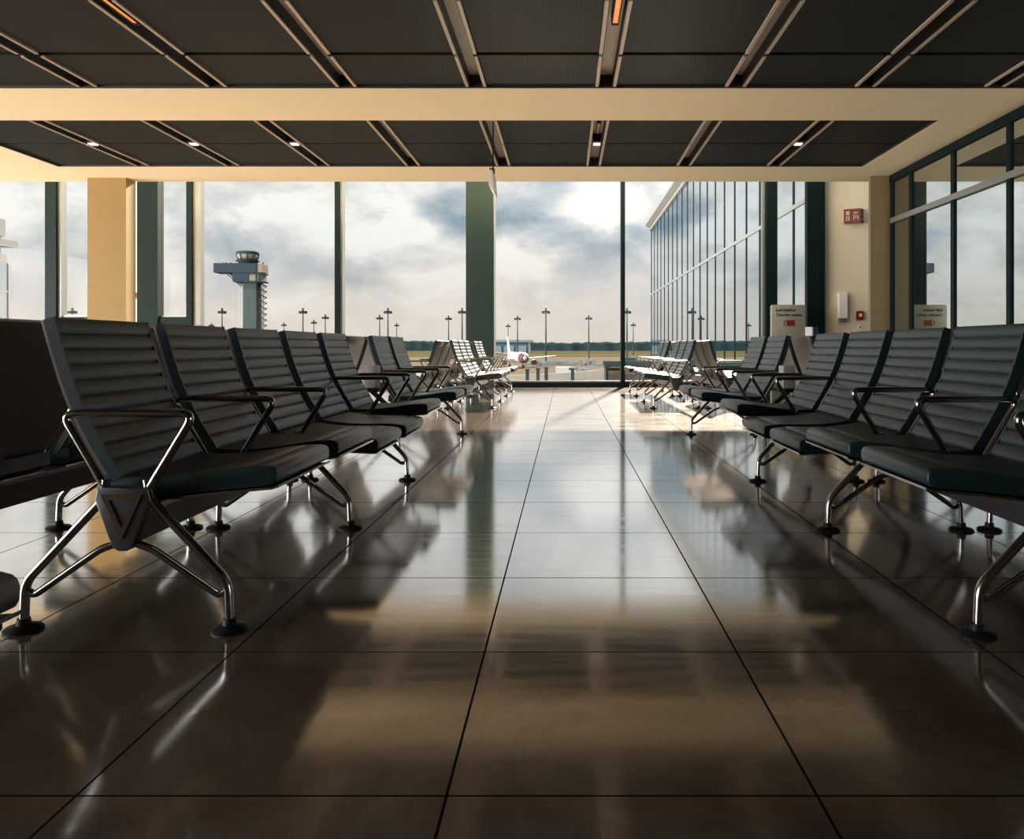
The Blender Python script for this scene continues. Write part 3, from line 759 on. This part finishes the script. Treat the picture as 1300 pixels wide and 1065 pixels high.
# apron vehicles
def vehicle(label, px, d, L, H, m, kind='van', rz=0):
    t = thing(kind, label, kind.replace('_', ' '), (dpos(px, d), d, ZG), rz)
    bm = new_bm(); add_prism(bm, [(-L/2,.45),(L/2,.45),(L/2,H*.55),(L/2-.5,H*.6),(L/2-1.1,H),(-L/2+.05,H),(-L/2,H*.9)], -.95, .95, .06); obj('body', bm, m, t)
    bm = new_bm(); add_prism(bm, [(L/2-.45,H*.6),(L/2-1.05,H*.93),(L/2-1.7,H*.93),(L/2-1.7,H*.6)], -.97, .97); obj('window', bm, M['ink'], t)
    for x in (-L/2+.9, L/2-.9):
        for y in (-.8, .8):
            bm = new_bm(); add_tube(bm, [(x, y-.12, .36), (x, y+.12, .36)], .36, False, 14); obj('wheel', bm, M['black'], t)
    return t
vehicle('white service van on the apron in the centre of the middle window', 718, 215, 5.2, 2.3, M['ac_white'])
vehicle('pale grey van on the apron right behind the white one', 727, 228, 5.0, 1.9, M['tower_pale'])
vehicle('dark van at the foot of the right-hand mullion', 799, 300, 6.5, 3.6, M['tower_dark'])
for i, (px, d) in enumerate([(736, 215), (740.5, 217), (745, 214)]):
    w_ = ['leftmost', 'middle', 'rightmost'][i]
    t = thing('baggage_cart', w_+' of three dark baggage carts right of the white van', 'baggage cart', (dpos(px, d), d, ZG), 0, 'baggage carts on the apron')
    box('body', M['hangar_roof'], -.85, .75, -.8, .8, .5, 1.9, t, bev=.05)
    for x in (-.55, .45): 
        for y in (-.7, .7):
            bm = new_bm(); add_tube(bm, [(x, y-.1, .28), (x, y+.1, .28)], .28, False, 10); obj('wheel', bm, M['black'], t)
bm = new_bm()
for i in range(46):
    px = 668+i*2.9+random.uniform(-1, 1); dd = 330+random.uniform(-14, 30); h = random.uniform(.7, 2.0); w_ = random.uniform(.4, 1.3)
    x = dpos(px, dd); add_box(bm, x-w_, x+w_, dd-1, dd+1, ZG, ZG+h)
o = obj('ground_equipment', bm, M['hangar_roof']); tag(o, 'jumble of dark ground equipment along the far edge of the apron', 'equipment'); o['kind'] = 'stuff'
# concrete parapet below the window, with posts
bm = new_bm()
pa = [P(560, 480, 30), P(700, 474.3, 30), P(735, 472, 30), P(769, 468.5, 30)]
for a, b in zip(pa, pa[1:]):
    vv_ = []
    for dy in (0, .35):
        vv_ += [bm.verts.new((a.x, a.y+dy, ZG)), bm.verts.new((b.x, b.y+dy, ZG)), bm.verts.new((b.x, b.y+dy, b.z)), bm.verts.new((a.x, a.y+dy, a.z))]
    for q in [(0,1,2,3),(7,6,5,4),(3,2,6,7),(0,4,5,1),(1,5,6,2),(0,3,7,4)]: bm.faces.new([vv_[i] for i in q])
o = obj('parapet_wall', bm, M['parapet']); tag(o, 'grey concrete wall rising to the right outside under the middle window', 'wall')
for px, top, nm in [(669.5, 470, 'leftmost'), (683, 469, 'second'), (693.5, 468, 'third'), (727, 469.5, 'rightmost')]:
    p = P(px, top, 28)
    t = thing('fence_post', nm+' of the dark posts in front of the outside concrete wall', 'post', (p.x, 28, ZG), 0, 'posts before the outside concrete wall')
    box('post', M['walk'], -.06, .06, -.06, .06, 0, p.z-ZG, t)
    box('cap', M['walk'], -.075, .075, -.075, .075, p.z-ZG, p.z-ZG+.05, t)
# tinted glass jetty box
a = P(769, 459, 21); b = P(960, 459, 21)
t = thing('glass_walkway', 'green tinted glass walkway box outside at the foot of the right-hand mullion', 'walkway', (a.x, 21, ZG))
wdt = 3.9; hh = a.z-ZG
box('roof', M['walk'], -.03, wdt, -.05, 1.0, hh-.12, hh, t)
box('glass', M['glass_dark'], 0, wdt, 0, .03, 0, hh-.12, t); box('inner_wall', M['tower_dark'], 0.05, wdt, .9, 1.0, 0, hh-.12, t)
box('side_glass', M['glass_dark'], 0, .03, 0.03, .9, 0, hh-.12, t)
for k in range(4): box('post', M['frame'], k*1.2, k*1.2+.07, -.04, 0, 0, hh-.12, t)
# terminal wing with mirror glass facade on the right
XF = 5.5; y0, y1 = 16.9, 50.4
fw = thing('terminal_wing', 'long terminal wing with tall reflecting glass facade and thin mullions on the right', 'building', (XF, y0, ZG))
H = 8.66-ZG
box('glass_facade', M['glass_fac'], 0, .04, 0, y1-y0, 0, H-.25, fw)
box('core', M['interior'], 1.2, 16, 0.3, y1-y0-.2, 0, H-.3, fw)
box('end_glass', M['glass_fac'], 0.05, 16, y1-y0-.04, y1-y0, 0, H-.25, fw)
bm = new_bm(); add_prism(bm, [(-.35,H-.05),(-.35,H+.12),(.2,H+.35),(16,H+.35),(16,H-.25),(0,H-.25)], -.1, y1-y0+.5); obj('roof_edge', bm, M['roofedge'], fw)
box('roof_gutter', M['frame_light'], -.10, 0, -.05, y1-y0+.2, H-.42, H-.25, fw)
box('transom', M['frame_light'], -.03, 0, 0, y1-y0, 4.15-ZG-.05, 4.15-ZG+.05, fw)
box('floor_band', M['frame_light'], -.07, 0, 0, y1-y0, 0.0-ZG-.35, -ZG-.2, fw)
bm = new_bm(); add_box(bm, -.025, 0, -.025, .025, 0, H-.25); mul = finish('mullion', bm, M['frame'])
y = 17.3
while y < y1: link('mullion', mul, fw, (0, y-y0, 0)); y += 1.65
link('mullion', mul, fw, (0, y1-y0, 0))
# glazed building at the far left
a = P(11, 272, 32)
lb = thing('glass_building', 'pale glass building with a layered roof at the left frame edge', 'building', (a.x, 32, ZG))
hL = a.z-ZG
box('glass_wall', M['glass_fac'], -14, 0, -.05, 0, 0, hL-2.0, lb); box('side_wall', M['glass_fac'], -.05, 0, -9, -.05, 0, hL-2.0, lb)
box('core', M['tower_pale'], -13.5, -.6, -8.6, -.8, 0, hL-2.1, lb)
bm = new_bm(); add_box(bm, -14, -.15, -9, .1, hL-2.0, hL-1.6); add_box(bm, -14, .25, -9.3, .2, hL-1.35, hL-1.1); add_box(bm, -14, -.2, -9, .1, hL-.9, hL-.2); add_box(bm, -14, -.3, -9, 0, hL-1.6, hL-.3)
obj('roof', bm, M['frame_light'], lb)
box('corner_post', M['roofedge'], -.12, .04, -.06, .06, 0, hL-2.0, lb); box('transom', M['roofedge'], -.02, .03, -9, 0, P(0,370,32).z-ZG-.06, P(0,370,32).z-ZG+.04, lb)
